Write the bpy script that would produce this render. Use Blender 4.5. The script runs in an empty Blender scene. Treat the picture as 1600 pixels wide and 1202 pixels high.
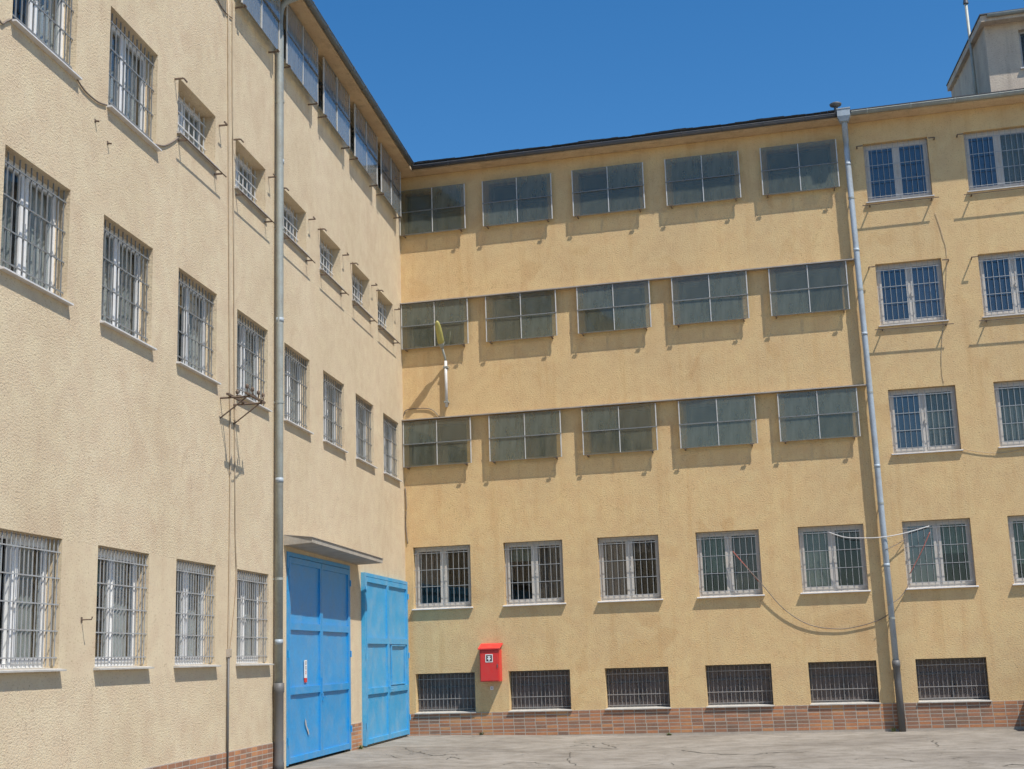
import bpy, math, random
from mathutils import Vector, Matrix
random.seed(11)
S = bpy.context.scene
COL = S.collection
R = math.radians

# ------------------------------------------------------------------ camera
cam = bpy.data.cameras.new('camera'); cam.sensor_fit = 'HORIZONTAL'; cam.sensor_width = 36.0
cam.lens = 36.0 * 2120.04 / 1600.0; cam.clip_end = 2000
camo = bpy.data.objects.new('camera', cam); COL.objects.link(camo)
_f = Vector((-0.2398144, 0.95040467, 0.19804043)); _r = Vector((0.96756171, 0.25067987, -0.03136776)); _u = _r.cross(_f)
M = Matrix(((_r.x, _u.x, -_f.x, 10.2193), (_r.y, _u.y, -_f.y, -29.9053), (_r.z, _u.z, -_f.z, 1.62), (0, 0, 0, 1)))
camo.matrix_world = M
S.camera = camo

# ------------------------------------------------------------------ sky and sun
SUN = Vector((0.48, -0.30, 1.0)).normalized()
w = bpy.data.worlds.new('World'); S.world = w; w.use_nodes = True
nt = w.node_tree
sky = nt.nodes.new('ShaderNodeTexSky'); sky.sky_type = 'NISHITA'; sky.sun_disc = False
sky.sun_elevation = math.asin(SUN.z); sky.sun_rotation = math.atan2(SUN.x, SUN.y)
sky.air_density = 1.0; sky.dust_density = 0.2; sky.ozone_density = 3.0
hs = nt.nodes.new('ShaderNodeHueSaturation'); hs.inputs['Saturation'].default_value = 1.33
nt.links.new(sky.outputs[0], hs.inputs['Color']); nt.links.new(hs.outputs[0], nt.nodes['Background'].inputs[0])
nt.nodes['Background'].inputs[1].default_value = 0.103
sl = bpy.data.lights.new('sun', 'SUN'); sl.energy = 4.2; sl.angle = R(0.5); sl.color = (1.0, 0.955, 0.885)
so = bpy.data.objects.new('sun', sl); COL.objects.link(so)
so.rotation_euler = SUN.to_track_quat('Z', 'Y').to_euler(); so.location = (20, -20, 40)
S.view_settings.view_transform = 'Standard'; S.view_settings.look = 'None'
S.view_settings.exposure = 0.46; S.view_settings.gamma = 1.0
S.view_settings.use_curve_mapping = False
S.cycles.use_adaptive_sampling = True; S.cycles.adaptive_threshold = .02
S.cycles.max_bounces = 6; S.cycles.diffuse_bounces = 3; S.cycles.glossy_bounces = 2; S.cycles.transparent_max_bounces = 8
S.cycles.caustics_reflective = False; S.cycles.caustics_refractive = False

# ------------------------------------------------------------------ materials
def newmat(name):
    m = bpy.data.materials.new(name); m.use_nodes = True
    n = m.node_tree.nodes; return m, n, m.node_tree.links, n['Principled BSDF']
def ramp(n, stops):
    r = n.new('ShaderNodeValToRGB'); e = r.color_ramp.elements
    while len(e) < len(stops): e.new(0.5)
    for k, (p, c) in enumerate(stops): e[k].position = p; e[k].color = (*c, 1) if len(c) == 3 else c
    return r
def noise(n, l, vec, scale, detail=4, rough=.55, dist=0):
    t = n.new('ShaderNodeTexNoise'); t.inputs['Scale'].default_value = scale; t.inputs['Detail'].default_value = detail
    t.inputs['Roughness'].default_value = rough; t.inputs['Distortion'].default_value = dist
    if vec is not None: l.new(vec, t.inputs['Vector'])
    return t
def mathn(n, l, op, a, b=None):
    m = n.new('ShaderNodeMath'); m.operation = op
    for i, v in enumerate((a, b)):
        if v is None: continue
        if isinstance(v, (int, float)): m.inputs[i].default_value = v
        else: l.new(v, m.inputs[i])
    return m.outputs[0]
def mix(n, l, fac, a, b, mode='MIX'):
    m = n.new('ShaderNodeMix'); m.data_type = 'RGBA'; m.blend_type = mode
    for sock, v in ((m.inputs[0], fac), (m.inputs[6], a), (m.inputs[7], b)):
        if isinstance(v, (int, float)): sock.default_value = v
        elif isinstance(v, tuple): sock.default_value = (*v, 1)
        else: l.new(v, sock)
    return m.outputs[2]
def objco(n, scale=None, l=None):
    t = n.new('ShaderNodeTexCoord'); 
    if scale is None: return t.outputs['Object']
    mp = n.new('ShaderNodeMapping'); mp.inputs['Scale'].default_value = scale
    l.new(t.outputs['Object'], mp.inputs['Vector']); return mp.outputs[0]

def plaster(name, base, alt, stain, rough_lo=None, rough_hi=None, bump=0.68, grain=25, streak=.42):
    """spatter-dash render: fine relief, soft mottling, old rain streaks; between rough_lo and rough_hi it is floated smooth"""
    m, n, l, b = newmat(name)
    co = objco(n)
    big = noise(n, l, co, .55, 3, .6); mid = noise(n, l, co, 3.1, 3, .65); fine = noise(n, l, objco(n, (1, 1, 1.5), l), grain, 3, .68, .3)
    rb = ramp(n, [(.36, alt), (.64, base)]); l.new(big.outputs[0], rb.inputs[0])
    c = mix(n, l, 0.11, rb.outputs[0], ramp_out(n, l, mid, [(.35, (.35, .3, .24)), (.65, (.95, .9, .8))]), 'OVERLAY')
    st = noise(n, l, objco(n, (2.6, 2.6, .22), l), 1.5, 3, .62)
    sr = ramp(n, [(.52, (0, 0, 0)), (.74, (1, 1, 1))]); l.new(st.outputs[0], sr.inputs[0])
    c = mix(n, l, mathn(n, l, 'MULTIPLY', sr.outputs[0], streak), c, stain)
    # blotches of older, browner paint and greyer repair patches
    bl = ramp(n, [(.60, (0, 0, 0)), (.66, (1, 1, 1))]); l.new(noise(n, l, co, .85, 3, .55, .8).outputs[0], bl.inputs[0])
    c = mix(n, l, mathn(n, l, 'MULTIPLY', bl.outputs[0], .24), c, stain)
    # hairline cracks
    vo = n.new('ShaderNodeTexVoronoi'); vo.feature = 'DISTANCE_TO_EDGE'; vo.inputs['Scale'].default_value = .42
    wv = n.new('ShaderNodeVectorMath'); wv.operation = 'MULTIPLY_ADD'; wv.inputs[1].default_value = (.9, .9, .9)
    l.new(mid.outputs['Color'], wv.inputs[0]); l.new(co, wv.inputs[2]); l.new(wv.outputs[0], vo.inputs['Vector'])
    ck = ramp(n, [(.0, (1, 1, 1)), (.0035, (0, 0, 0))]); l.new(vo.outputs['Distance'], ck.inputs[0])
    cg = ramp(n, [(.5, (0, 0, 0)), (.62, (1, 1, 1))]); l.new(big.outputs[0], cg.inputs[0])
    c = mix(n, l, mathn(n, l, 'MULTIPLY', mathn(n, l, 'MULTIPLY', ck.outputs[0], cg.outputs[0]), .5), c, tuple(v*.5 for v in stain))
    # small dark pits between the grains of the spatter coat
    fr = ramp(n, [(.31, (.36, .32, .27)), (.43, (1, 1, 1))]); l.new(fine.outputs[0], fr.inputs[0])
    c = mix(n, l, .55, c, fr.outputs[0], 'MULTIPLY')
    l.new(c, b.inputs['Base Color']); b.inputs['Roughness'].default_value = .93; b.inputs['Specular IOR Level'].default_value = .15
    bp = n.new('ShaderNodeBump'); bp.inputs['Distance'].default_value = .025; bp.inputs['Strength'].default_value = bump
    if rough_lo is not None:
        sx = n.new('ShaderNodeSeparateXYZ'); l.new(co, sx.inputs[0])
        zz = mathn(n, l, 'ADD', sx.outputs['Z'], mathn(n, l, 'MULTIPLY', mid.outputs[0], .10))
        ins = mathn(n, l, 'MULTIPLY', mathn(n, l, 'GREATER_THAN', zz, rough_lo), mathn(n, l, 'LESS_THAN', zz, rough_hi))
        l.new(mathn(n, l, 'SUBTRACT', bump, mathn(n, l, 'MULTIPLY', ins, bump * .75)), bp.inputs['Strength'])
    l.new(fine.outputs[0], bp.inputs['Height']); l.new(bp.outputs[0], b.inputs['Normal'])
    return m
def ramp_out(n, l, tex, stops):
    r = ramp(n, stops); l.new(tex.outputs[0], r.inputs[0]); return r.outputs[0]

def paint(name, col, dirt=(.2, .16, .12), amount=.25, rough=.5, metal=0.0, scale=6.0, bump=.15, rust=None):
    m, n, l, b = newmat(name)
    co = objco(n)
    a = noise(n, l, co, scale, 4, .65); f = noise(n, l, co, scale * 9, 2, .6)
    r = ramp(n, [(.42, (0, 0, 0)), (.75, (1, 1, 1))]); l.new(a.outputs[0], r.inputs[0])
    c = mix(n, l, mathn(n, l, 'MULTIPLY', r.outputs[0], amount), col, dirt)
    if rust:
        rr = ramp(n, [(.66, (0, 0, 0)), (.72, (1, 1, 1))]); l.new(noise(n, l, co, scale * 2.6, 5, .72).outputs[0], rr.inputs[0])
        c = mix(n, l, mathn(n, l, 'MULTIPLY', rr.outputs[0], .8), c, rust)
    c = mix(n, l, .18, c, f.outputs[0], 'OVERLAY')
    l.new(c, b.inputs['Base Color']); b.inputs['Metallic'].default_value = metal
    rv = mathn(n, l, 'ADD', mathn(n, l, 'MULTIPLY', a.outputs[0], .3), rough - .15); l.new(rv, b.inputs['Roughness'])
    if bump:
        bp = n.new('ShaderNodeBump'); bp.inputs['Distance'].default_value = .004; bp.inputs['Strength'].default_value = bump
        l.new(f.outputs[0], bp.inputs['Height']); l.new(bp.outputs[0], b.inputs['Normal'])
    return m

def glass(name, tint=(.8, .85, .84), film=0.0, film_col=(.5, .55, .5), refl=1.0, rough=.02):
    """thin pane: see-through, fresnel reflection, optional film of dirt or frosting with a colour of its own"""
    m = bpy.data.materials.new(name); m.use_nodes = True; n = m.node_tree.nodes; l = m.node_tree.links; n.clear()
    out = n.new('ShaderNodeOutputMaterial')
    tr = n.new('ShaderNodeBsdfTransparent'); tr.inputs[0].default_value = (*[math.sqrt(v) for v in tint], 1)
    gl = n.new('ShaderNodeBsdfGlossy'); gl.inputs['Roughness'].default_value = rough
    lw = n.new('ShaderNodeFresnel'); ge = n.new('ShaderNodeNewGeometry')
    l.new(mathn(n, l, 'ADD', mathn(n, l, 'MULTIPLY', ge.outputs['Backfacing'], 1/1.5-1.5), 1.5), lw.inputs[0])
    fac = mathn(n, l, 'MINIMUM', mathn(n, l, 'MULTIPLY', lw.outputs[0], refl), .9)
    co = objco(n)
    bp = n.new('ShaderNodeBump'); bp.inputs['Strength'].default_value = .12; bp.inputs['Distance'].default_value = .01
    l.new(noise(n, l, co, 1.7, 2).outputs[0], bp.inputs['Height']); l.new(bp.outputs[0], gl.inputs['Normal'])
    body = tr.outputs[0]
    if film > 0:
        df = n.new('ShaderNodeBsdfDiffuse'); tl = n.new('ShaderNodeBsdfTranslucent')
        dn = noise(n, l, objco(n, (5, 5, 1.2), l), 1.2, 3, .65)
        cc = mix(n, l, dn.outputs[0], film_col, tuple(x * .6 for x in film_col))
        l.new(cc, df.inputs[0]); l.new(cc, tl.inputs[0])
        ms = n.new('ShaderNodeMixShader'); ms.inputs[0].default_value = .5; l.new(df.outputs[0], ms.inputs[1]); l.new(tl.outputs[0], ms.inputs[2])
        fr = ramp(n, [(.3, (film * .55,) * 3), (.75, (min(1, film * 1.4),) * 3)]); l.new(dn.outputs[0], fr.inputs[0])
        m2 = n.new('ShaderNodeMixShader'); l.new(fr.outputs[0], m2.inputs[0]); l.new(tr.outputs[0], m2.inputs[1]); l.new(ms.outputs[0], m2.inputs[2])
        body = m2.outputs[0]
    mx = n.new('ShaderNodeMixShader'); l.new(fac, mx.inputs[0]); l.new(body, mx.inputs[1]); l.new(gl.outputs[0], mx.inputs[2])
    l.new(mx.outputs[0], out.inputs[0])
    return m

def brickmat(name):
    m, n, l, b = newmat(name)
    oi = n.new('ShaderNodeObjectInfo'); ge = n.new('ShaderNodeNewGeometry')
    rnd = n.new('ShaderNodeMath'); rnd.operation = 'ADD'; l.new(oi.outputs['Random'], rnd.inputs[0]); l.new(ge.outputs['Random Per Island'], rnd.inputs[1])
    fr = mathn(n, l, 'FRACT', rnd.outputs[0])
    patch = noise(n, l, ge.outputs['Position'], .9, 3)
    val = mathn(n, l, 'ADD', mathn(n, l, 'MULTIPLY', fr, .6), mathn(n, l, 'SUBTRACT', mathn(n, l, 'MULTIPLY', patch.outputs[0], 1.3), .44))
    r = ramp(n, [(.05, (.20, .125, .085)), (.3, (.27, .14, .085)), (.5, (.36, .165, .09)), (.7, (.45, .19, .085)), (.95, (.52, .26, .11))]); l.new(val, r.inputs[0])
    f = noise(n, l, ge.outputs['Position'], 30, 5, .65)
    c = mix(n, l, .3, r.outputs[0], f.outputs[0], 'OVERLAY')
    dust = noise(n, l, ge.outputs['Position'], 3.0, 5, .7)
    dr = ramp(n, [(.5, (0, 0, 0)), (.8, (1, 1, 1))]); l.new(dust.outputs[0], dr.inputs[0])
    c = mix(n, l, mathn(n, l, 'MULTIPLY', dr.outputs[0], .35), c, (.30, .24, .18))
    l.new(c, b.inputs['Base Color']); b.inputs['Roughness'].default_value = .75
    bp = n.new('ShaderNodeBump'); bp.inputs['Distance'].default_value = .006; bp.inputs['Strength'].default_value = .4
    l.new(f.outputs[0], bp.inputs['Height']); l.new(bp.outputs[0], b.inputs['Normal'])
    return m

def concrete(name):
    m, n, l, b = newmat(name)
    co = objco(n)
    big = noise(n, l, co, .35, 6, .6, .3); mid = noise(n, l, co, 2.4, 6, .7); fine = noise(n, l, co, 45, 4, .7)
    r = ramp(n, [(.3, (.20, .178, .153)), (.52, (.285, .257, .220)), (.72, (.335, .305, .265))]); l.new(big.outputs[0], r.inputs[0])
    r2 = ramp(n, [(.36, (.60, .58, .54)), (.58, (1, 1, 1))]); l.new(mid.outputs[0], r2.inputs[0])
    c = mix(n, l, .7, r.outputs[0], r2.outputs[0], 'MULTIPLY')
    r3 = ramp(n, [(.3, (.6, .6, .6)), (.6, (1.05, 1.05, 1.05))]); l.new(fine.outputs[0], r3.inputs[0])
    c = mix(n, l, .6, c, r3.outputs[0], 'MULTIPLY')
    vo = n.new('ShaderNodeTexVoronoi'); vo.feature = 'DISTANCE_TO_EDGE'; vo.inputs['Scale'].default_value = .33
    wob = n.new('ShaderNodeVectorMath'); wob.operation = 'ADD'
    sc = n.new('ShaderNodeVectorMath'); sc.operation = 'SCALE'; sc.inputs['Scale'].default_value = 1.1
    l.new(noise(n, l, co, 1.1, 5, .65).outputs['Color'], sc.inputs[0]); l.new(co, wob.inputs[0]); l.new(sc.outputs[0], wob.inputs[1]); l.new(wob.outputs[0], vo.inputs['Vector'])
    cr = ramp(n, [(.0, (1, 1, 1)), (.008, (0, 0, 0))]); l.new(vo.outputs['Distance'], cr.inputs[0])
    gate = ramp(n, [(.45, (0, 0, 0)), (.6, (1, 1, 1))]); l.new(noise(n, l, co, .5, 2).outputs[0], gate.inputs[0])
    ck = mathn(n, l, 'MULTIPLY', cr.outputs[0], gate.outputs[0])
    c = mix(n, l, mathn(n, l, 'MULTIPLY', ck, .3), c, (.07, .06, .05))
    l.new(c, b.inputs['Base Color']); b.inputs['Roughness'].default_value = .92; b.inputs['Specular IOR Level'].default_value = .2
    bp = n.new('ShaderNodeBump'); bp.inputs['Distance'].default_value = .02; bp.inputs['Strength'].default_value = .55
    h = mathn(n, l, 'SUBTRACT', mathn(n, l, 'ADD', mathn(n, l, 'MULTIPLY', fine.outputs[0], .35), mid.outputs[0]), ck)
    l.new(h, bp.inputs['Height']); l.new(bp.outputs[0], b.inputs['Normal'])
    return m

MT = {}
MT['plaster_beige'] = plaster('plaster_beige', (.635, .516, .362), (.588, .474, .325), (.50, .36, .24), 1.62, 3.1, bump=.48, grain=30, streak=.10)
MT['plaster_ochre'] = plaster('plaster_ochre', (.68, .478, .248), (.62, .443, .238), (.50, .28, .115), bump=.36, grain=29, streak=.34)
MT['plaster_grey'] = plaster('plaster_grey', (.60, .51, .41), (.52, .43, .35), (.30, .24, .2), bump=.4)
MT['soffit'] = plaster('soffit_render', (.64, .475, .30), (.56, .41, .26), (.30, .21, .13), bump=.2, grain=34)
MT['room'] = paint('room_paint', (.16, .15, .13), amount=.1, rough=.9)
MT['pvc'] = paint('white_pvc', (.82, .81, .79), (.45, .42, .38), .22, .4, scale=4, bump=0)
MT['pvc_back'] = paint('shaded_pvc', (.55, .515, .465), (.36, .31, .26), .35, .45, scale=4, bump=0)  # white frames with the reveal shade put into the colour, plus grime
MT['pvc_dull'] = paint('dull_frame', (.46, .45, .43), (.25, .2, .16), .4, .55, scale=5)
MT['steel'] = paint('dark_steel', (.10, .10, .10), (.16, .1, .06), .4, .55, scale=8)
MT['bar'] = paint('grey_bar', (.36, .37, .37), (.2, .14, .1), .4, .5, scale=9, bump=0)
MT['bar_base'] = paint('basement_bar', (.33, .31, .29), (.3, .24, .2), .4, .6, scale=9, bump=0)
MT['bar_dark'] = paint('dark_bar', (.20, .21, .21), (.12, .09, .07), .4, .5, scale=9, bump=0)
MT['bar_white'] = paint('white_bar', (.58, .575, .55), (.3, .22, .16), .35, .5, scale=9, bump=0)
MT['zinc'] = paint('zinc', (.36, .42, .47), (.22, .20, .18), .45, .62, .1, scale=3)
MT['zinc_old'] = paint('weathered_zinc', (.34, .36, .33), (.2, .17, .13), .5, .55, .2, scale=3.5)
MT['iron'] = paint('cast_iron', (.115, .115, .115), (.2, .15, .1), .4, .6, .1, scale=7)
MT['gutter'] = paint('dark_gutter', (.085, .09, .10), (.2, .16, .12), .35, .5, .2, scale=5)
MT['gutter_grey'] = paint('grey_gutter', (.17, .19, .20), (.12, .10, .08), .4, .5, .25, scale=5)
MT['rust'] = paint('rusty_iron', (.145, .10, .07), (.09, .07, .055), .5, .8, 0, scale=14)
MT['sill'] = paint('white_sill', (.66, .65, .64), (.35, .3, .26), .35, .5, scale=6)
MT['stone_sill'] = paint('grey_stone', (.46, .44, .40), (.25, .22, .18), .45, .8, scale=7, bump=.4)
MT['ledge'] = paint('ledge_tin', (.42, .38, .34), (.24, .17, .12), .5, .5, .2, scale=2.2)
MT['felt'] = paint('roof_felt', (.055, .055, .058), (.1, .09, .08), .4, .85, scale=4, bump=.6)
MT['blue'] = paint('blue_paint', (.022, .29, .61), (.20, .33, .45), .5, .42, scale=2.6, bump=.2, rust=(.16, .20, .24))
MT['blue_pale'] = paint('faded_blue_paint', (.05, .345, .62), (.27, .41, .50), .55, .5, scale=2.2, bump=.2, rust=(.20, .26, .30))
MT['red'] = paint('red_paint', (.66, .035, .03), (.55, .09, .07), .5, .45, scale=8)
MT['white'] = paint('white_print', (.78, .77, .75), (.5, .48, .45), .2, .6, scale=20, bump=0)
MT['black'] = paint('dark_print', (.05, .03, .03), (.1, .05, .05), .2, .6, scale=20, bump=0)
MT['conc'] = paint('canopy_concrete', (.40, .36, .30), (.20, .17, .14), .55, .9, scale=4, bump=.6)
MT['mortar'] = paint('mortar', (.44, .38, .31), (.30, .24, .19), .4, .95, scale=9, bump=.5)
MT['cable'] = paint('grey_cable', (.19, .15, .12), (.1, .08, .06), .3, .6, scale=10, bump=0)
MT['cable_wall'] = paint('overpainted_cable', (.47, .38, .27), (.25, .19, .13), .4, .8, scale=6, bump=0)
MT['rope'] = paint('white_rope', (.62, .60, .58), (.4, .38, .36), .3, .8, scale=10, bump=0)
MT['cable_red'] = paint('red_cable', (.40, .12, .09), (.25, .1, .08), .3, .6, scale=10, bump=0)
MT['lamp'] = paint('yellowed_plastic', (.46, .42, .12), (.30, .27, .10), .5, .4, scale=9)
MT['cur_pale'] = paint('pale_curtain', (.42, .43, .41), (.30, .30, .28), .4, .9, scale=3, bump=0)
MT['cur_lace'] = paint('lace_curtain', (.60, .61, .60), (.45, .46, .45), .4, .9, scale=4, bump=0)
MT['cur_green'] = paint('green_curtain', (.20, .24, .18), (.13, .16, .12), .4, .9, scale=3, bump=0)
MT['cur_brown'] = paint('brown_curtain', (.17, .13, .105), (.11, .085, .07), .4, .9, scale=3, bump=0)
MT['crack'] = paint('crack_dirt', (.085, .075, .062), (.11, .10, .06), .5, .95, scale=6, bump=0)
MT['bin'] = paint('green_plastic', (.05, .13, .07), (.1, .1, .08), .4, .6, scale=6)
MT['brick'] = brickmat('clinker_brick')
MT['ground'] = concrete('courtyard_concrete')
MT['g_clear'] = glass('clear_pane', (.72, .76, .76))
MT['g_blue'] = glass('coated_pane', (.42, .45, .52), film=.12, film_col=(.34, .34, .36), refl=3.0)
MT['g_green'] = glass('frosted_pane', (.6, .66, .62), film=.42, film_col=(.40, .46, .42), refl=1.5)
MT['g_base'] = glass('dusty_pane', (.4, .38, .38), film=.8, film_col=(.46, .385, .355), refl=.3, rough=.2)
MT['g_screen'] = glass('wired_glass', (.60, .53, .35), film=.27, film_col=(.54, .59, .50), refl=1.35, rough=.05)
MT['g_screen_dusty'] = glass('dusty_wired_glass', (.60, .53, .36), film=.40, film_col=(.55, .61, .52), refl=1.2, rough=.08)
MT['g_screen_lit'] = glass('sunlit_hazy_glass', (.85, .82, .70), film=.55, film_col=(.66, .70, .70), refl=1.3, rough=.08)  # dirt film painted paler for the sun the left screens catch
MT['g_inner'] = glass('old_pane', (.5, .55, .55), film=.34, film_col=(.33, .36, .34), refl=.5)
MT['g_frost'] = glass('frosted_old_pane', (.5, .58, .55), film=.8, film_col=(.52, .62, .56), refl=.5)

# ------------------------------------------------------------------ mesh helpers (local: X right along facade, Y into the wall, Z up)
class MB:
    def __init__(s): s.v = []; s.f = []
    def quad(s, a, b, c, d):
        k = len(s.v); s.v += [a, b, c, d]; s.f.append((k, k+1, k+2, k+3)); return s
    def box(s, x0, x1, y0, y1, z0, z1):
        k = len(s.v)
        s.v += [(x0,y0,z0),(x1,y0,z0),(x1,y1,z0),(x0,y1,z0),(x0,y0,z1),(x1,y0,z1),(x1,y1,z1),(x0,y1,z1)]
        for q in ((0,3,2,1),(4,5,6,7),(0,1,5,4),(1,2,6,5),(2,3,7,6),(3,0,4,7)): s.f.append(tuple(k+i for i in q))
        return s
    def hexa(s, p):            # eight corners, bottom four then top four
        k = len(s.v); s.v += [tuple(q) for q in p]
        for q in ((0,3,2,1),(4,5,6,7),(0,1,5,4),(1,2,6,5),(2,3,7,6),(3,0,4,7)): s.f.append(tuple(k+i for i in q))
        return s
    def tube(s, pts, r, n=6, cap=True):
        P = [Vector(p) for p in pts]; rs = r if isinstance(r, (list, tuple)) else [r]*len(P)
        k0 = len(s.v); ref = Vector((0, 0, 1))
        for i, p in enumerate(P):
            t = (P[min(i+1, len(P)-1)] - P[max(i-1, 0)]).normalized()
            a = t.cross(ref)
            if a.length < .05: a = t.cross(Vector((1, 0, 0)))
            a.normalize(); b = t.cross(a)
            for j in range(n):
                an = 2*math.pi*j/n; q = p + (a*math.cos(an) + b*math.sin(an))*rs[i]; s.v.append(tuple(q))
        for i in range(len(P)-1):
            for j in range(n):
                s.f.append((k0+i*n+j, k0+(i+1)*n+j, k0+(i+1)*n+(j+1) % n, k0+i*n+(j+1) % n))
        if cap: s.f.append(tuple(k0+j for j in range(n))); s.f.append(tuple(k0+(len(P)-1)*n+j for j in reversed(range(n))))
        return s
    def mesh(s, name, mat, smooth=False):
        m = bpy.data.meshes.new(name); m.from_pydata(s.v, [], s.f); m.update()
        m.materials.append(MT[mat] if isinstance(mat, str) else mat)
        if smooth: m.shade_smooth()
        return m
    def build(s, name, mat, parent=None, loc=(0, 0, 0), smooth=False, rot=None):
        return link(name, s.mesh(name, mat, smooth), parent, loc, rot)
def link(name, me, parent=None, loc=(0, 0, 0), rot=None):
    o = bpy.data.objects.new(name, me); COL.objects.link(o); o.location = loc
    if rot: o.rotation_euler = rot
    if parent: o.parent = parent
    return o
def tag(o, label=None, cat=None, group=None, kind=None):
    if label: o['label'] = label
    if cat: o['category'] = cat
    if group: o['group'] = group
    if kind: o['kind'] = kind
    return o
def empty(name, loc=(0, 0, 0), rz=0):
    o = bpy.data.objects.new(name, None); COL.objects.link(o); o.location = loc; o.rotation_euler = (0, 0, rz); o.empty_display_size = .3; return o
def smoothline(pts, n=6):
    P = [Vector(p) for p in pts]; out = []
    for i in range(len(P)-1):
        p0, p1, p2, p3 = P[max(i-1, 0)], P[i], P[i+1], P[min(i+2, len(P)-1)]
        for k in range(n):
            t = k/n
            out.append(.5*((2*p1) + (p2-p0)*t + (2*p0-5*p1+4*p2-p3)*t*t + (3*p1-p0-3*p2+p3)*t**3))
    out.append(P[-1]); return out
CACHE = {}
def cached(key, fn):
    if key not in CACHE: CACHE[key] = fn()
    return CACHE[key]

# ------------------------------------------------------------------ ground
def ground_z(x):
    t = min(1, max(0, (x - .5) / 5.5)); return -.095 * t*t*(3-2*t)
g = MB()
xs = [-200, -60, -20, -8] + [i*.5 for i in range(-4, 30)] + [16, 20, 30, 60, 200]
ys = [-200, -80, -50] + [-40 + i for i in range(0, 47)] + [10, 20, 60, 200]
for x in xs:
    for y in ys: g.v.append((x, y, ground_z(x)))
for i in range(len(xs)-1):
    for j in range(len(ys)-1):
        a = i*len(ys)+j; g.f.append((a, a+len(ys), a+len(ys)+1, a+1))
court = g.build('courtyard_ground', 'ground', smooth=True); tag(court, kind='structure')
def crack(pts, wd):
    rnd = random.Random(hash(tuple(pts[0])) & 0xffff)
    P = smoothline([(x, y, 0) for x, y in pts], 7); m = MB(); n = len(P)
    for i, p in enumerate(P):
        t = (P[min(i+1, n-1)] - P[max(i-1, 0)]); t = t.normalized() if t.length else Vector((1, 0, 0)); q = Vector((-t.y, t.x, 0))
        k = wd*(.35 + .9*rnd.random())*(.25 if i in (0, n-1) else 1); j = Vector((rnd.uniform(-.05, .05), rnd.uniform(-.08, .08), 0))
        z = ground_z(p.x) + .004
        for sgn in (-1, 1): v = p + j + q*k*sgn*.55; m.v.append((v.x, v.y, z))
    for i in range(n-1): m.f.append((2*i, 2*i+2, 2*i+3, 2*i+1))
    m.build('crack', 'crack', court)
for pts, wd in [([(1.99,-5.70),(2.05,-5.40),(2.55,-6.06),(2.72,-5.75),(2.99,-5.87)], .035), ([(4.45,-3.36),(4.74,-3.10),(5.18,-3.85),(5.54,-4.05)], .04),
    ([(4.90,-2.38),(5.16,-3.19),(5.45,-3.79)], .025), ([(4.75,-4.97),(5.03,-5.94),(5.20,-7.04),(5.53,-7.80)], .02), ([(1.75,-.95),(1.74,-.6),(1.80,-.3)], .015),
    ([(6.73,-4.57),(7.33,-5.56),(8.09,-5.93),(8.51,-5.54),(9.11,-5.50)], .045), ([(11.26,-5.39),(11.85,-5.36),(12.52,-5.73)], .03), ([(7.63,-8.82),(8.46,-8.33),(8.74,-8.58)], .035),
    ([(11.21,-2.95),(11.21,-3.92),(11.23,-4.76)], .02), ([(11.84,-8.84),(12.05,-8.56),(12.21,-8.70)], .05), ([(1.29,-4.02),(1.70,-4.86),(2.07,-5.25)], .02),
    ([(3.03,-6.88),(2.95,-6.30),(3.26,-6.78)], .025), ([(1.21,-6.30),(1.56,-5.92),(2.15,-6.74)], .02), ([(6.60,-8.20),(6.91,-7.50),(7.18,-8.05)], .02),
    ([(9.80,-7.34),(10.29,-7.04),(10.75,-7.88)], .025), ([(4.24,-7.85),(4.48,-7.11),(5.06,-7.72)], .02), ([(3.4,-2.2),(4.1,-2.0),(4.6,-2.6)], .015), ([(7.9,-3.1),(8.8,-2.9),(9.6,-3.4)], .015)]:
    crack(pts, wd)

# ------------------------------------------------------------------ the two wings
AL = math.atan2(.9946117, -.1036705)
wingL = empty('plastered_building', (0, 0, 0), AL)
tag(wingL, 'beige rough-plastered wing on the left with barred windows and blue gates', 'building')
wingB = empty('plastered_building', (0, 0, 0), 0)
tag(wingB, 'ochre plastered four-storey wing across the back with rows of glass screens', 'building')

def facade(parent, X0, X1, ZB, ZT, holes, mat, depth=6.0, reveal=.30):
    m = MB()
    xs = sorted({X0, X1, *[h[0] for h in holes], *[h[1] for h in holes]}); zs = sorted({ZB, ZT, *[h[2] for h in holes], *[h[3] for h in holes]})
    idx = {}
    def V(i, j):
        if (i, j) not in idx: idx[(i, j)] = len(m.v); m.v.append((xs[i], 0, zs[j]))
        return idx[(i, j)]
    for i in range(len(xs)-1):
        for j in range(len(zs)-1):
            cx = (xs[i]+xs[i+1])/2; cz = (zs[j]+zs[j+1])/2
            if any(h[0] < cx < h[1] and h[2] < cz < h[3] for h in holes): continue
            m.f.append((V(i, j), V(i+1, j), V(i+1, j+1), V(i, j+1)))
    for a, b, c, d in holes:
        r = reveal
        m.quad((a,0,c),(a,0,d),(a,r,d),(a,r,c)); m.quad((b,0,d),(b,0,c),(b,r,c),(b,r,d))
        m.quad((a,0,d),(b,0,d),(b,r,d),(a,r,d)); m.quad((b,0,c),(a,0,c),(a,r,c),(b,r,c))
    # ends, back and top close the block
    m.quad((X0,0,ZB),(X0,0,ZT),(X0,depth,ZT),(X0,depth,ZB)); m.quad((X1,0,ZT),(X1,0,ZB),(X1,depth,ZB),(X1,depth,ZT))
    m.quad((X1,depth,ZB),(X0,depth,ZB),(X0,depth,ZT),(X1,depth,ZT))
    return m.build('wall', mat, parent)
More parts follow.
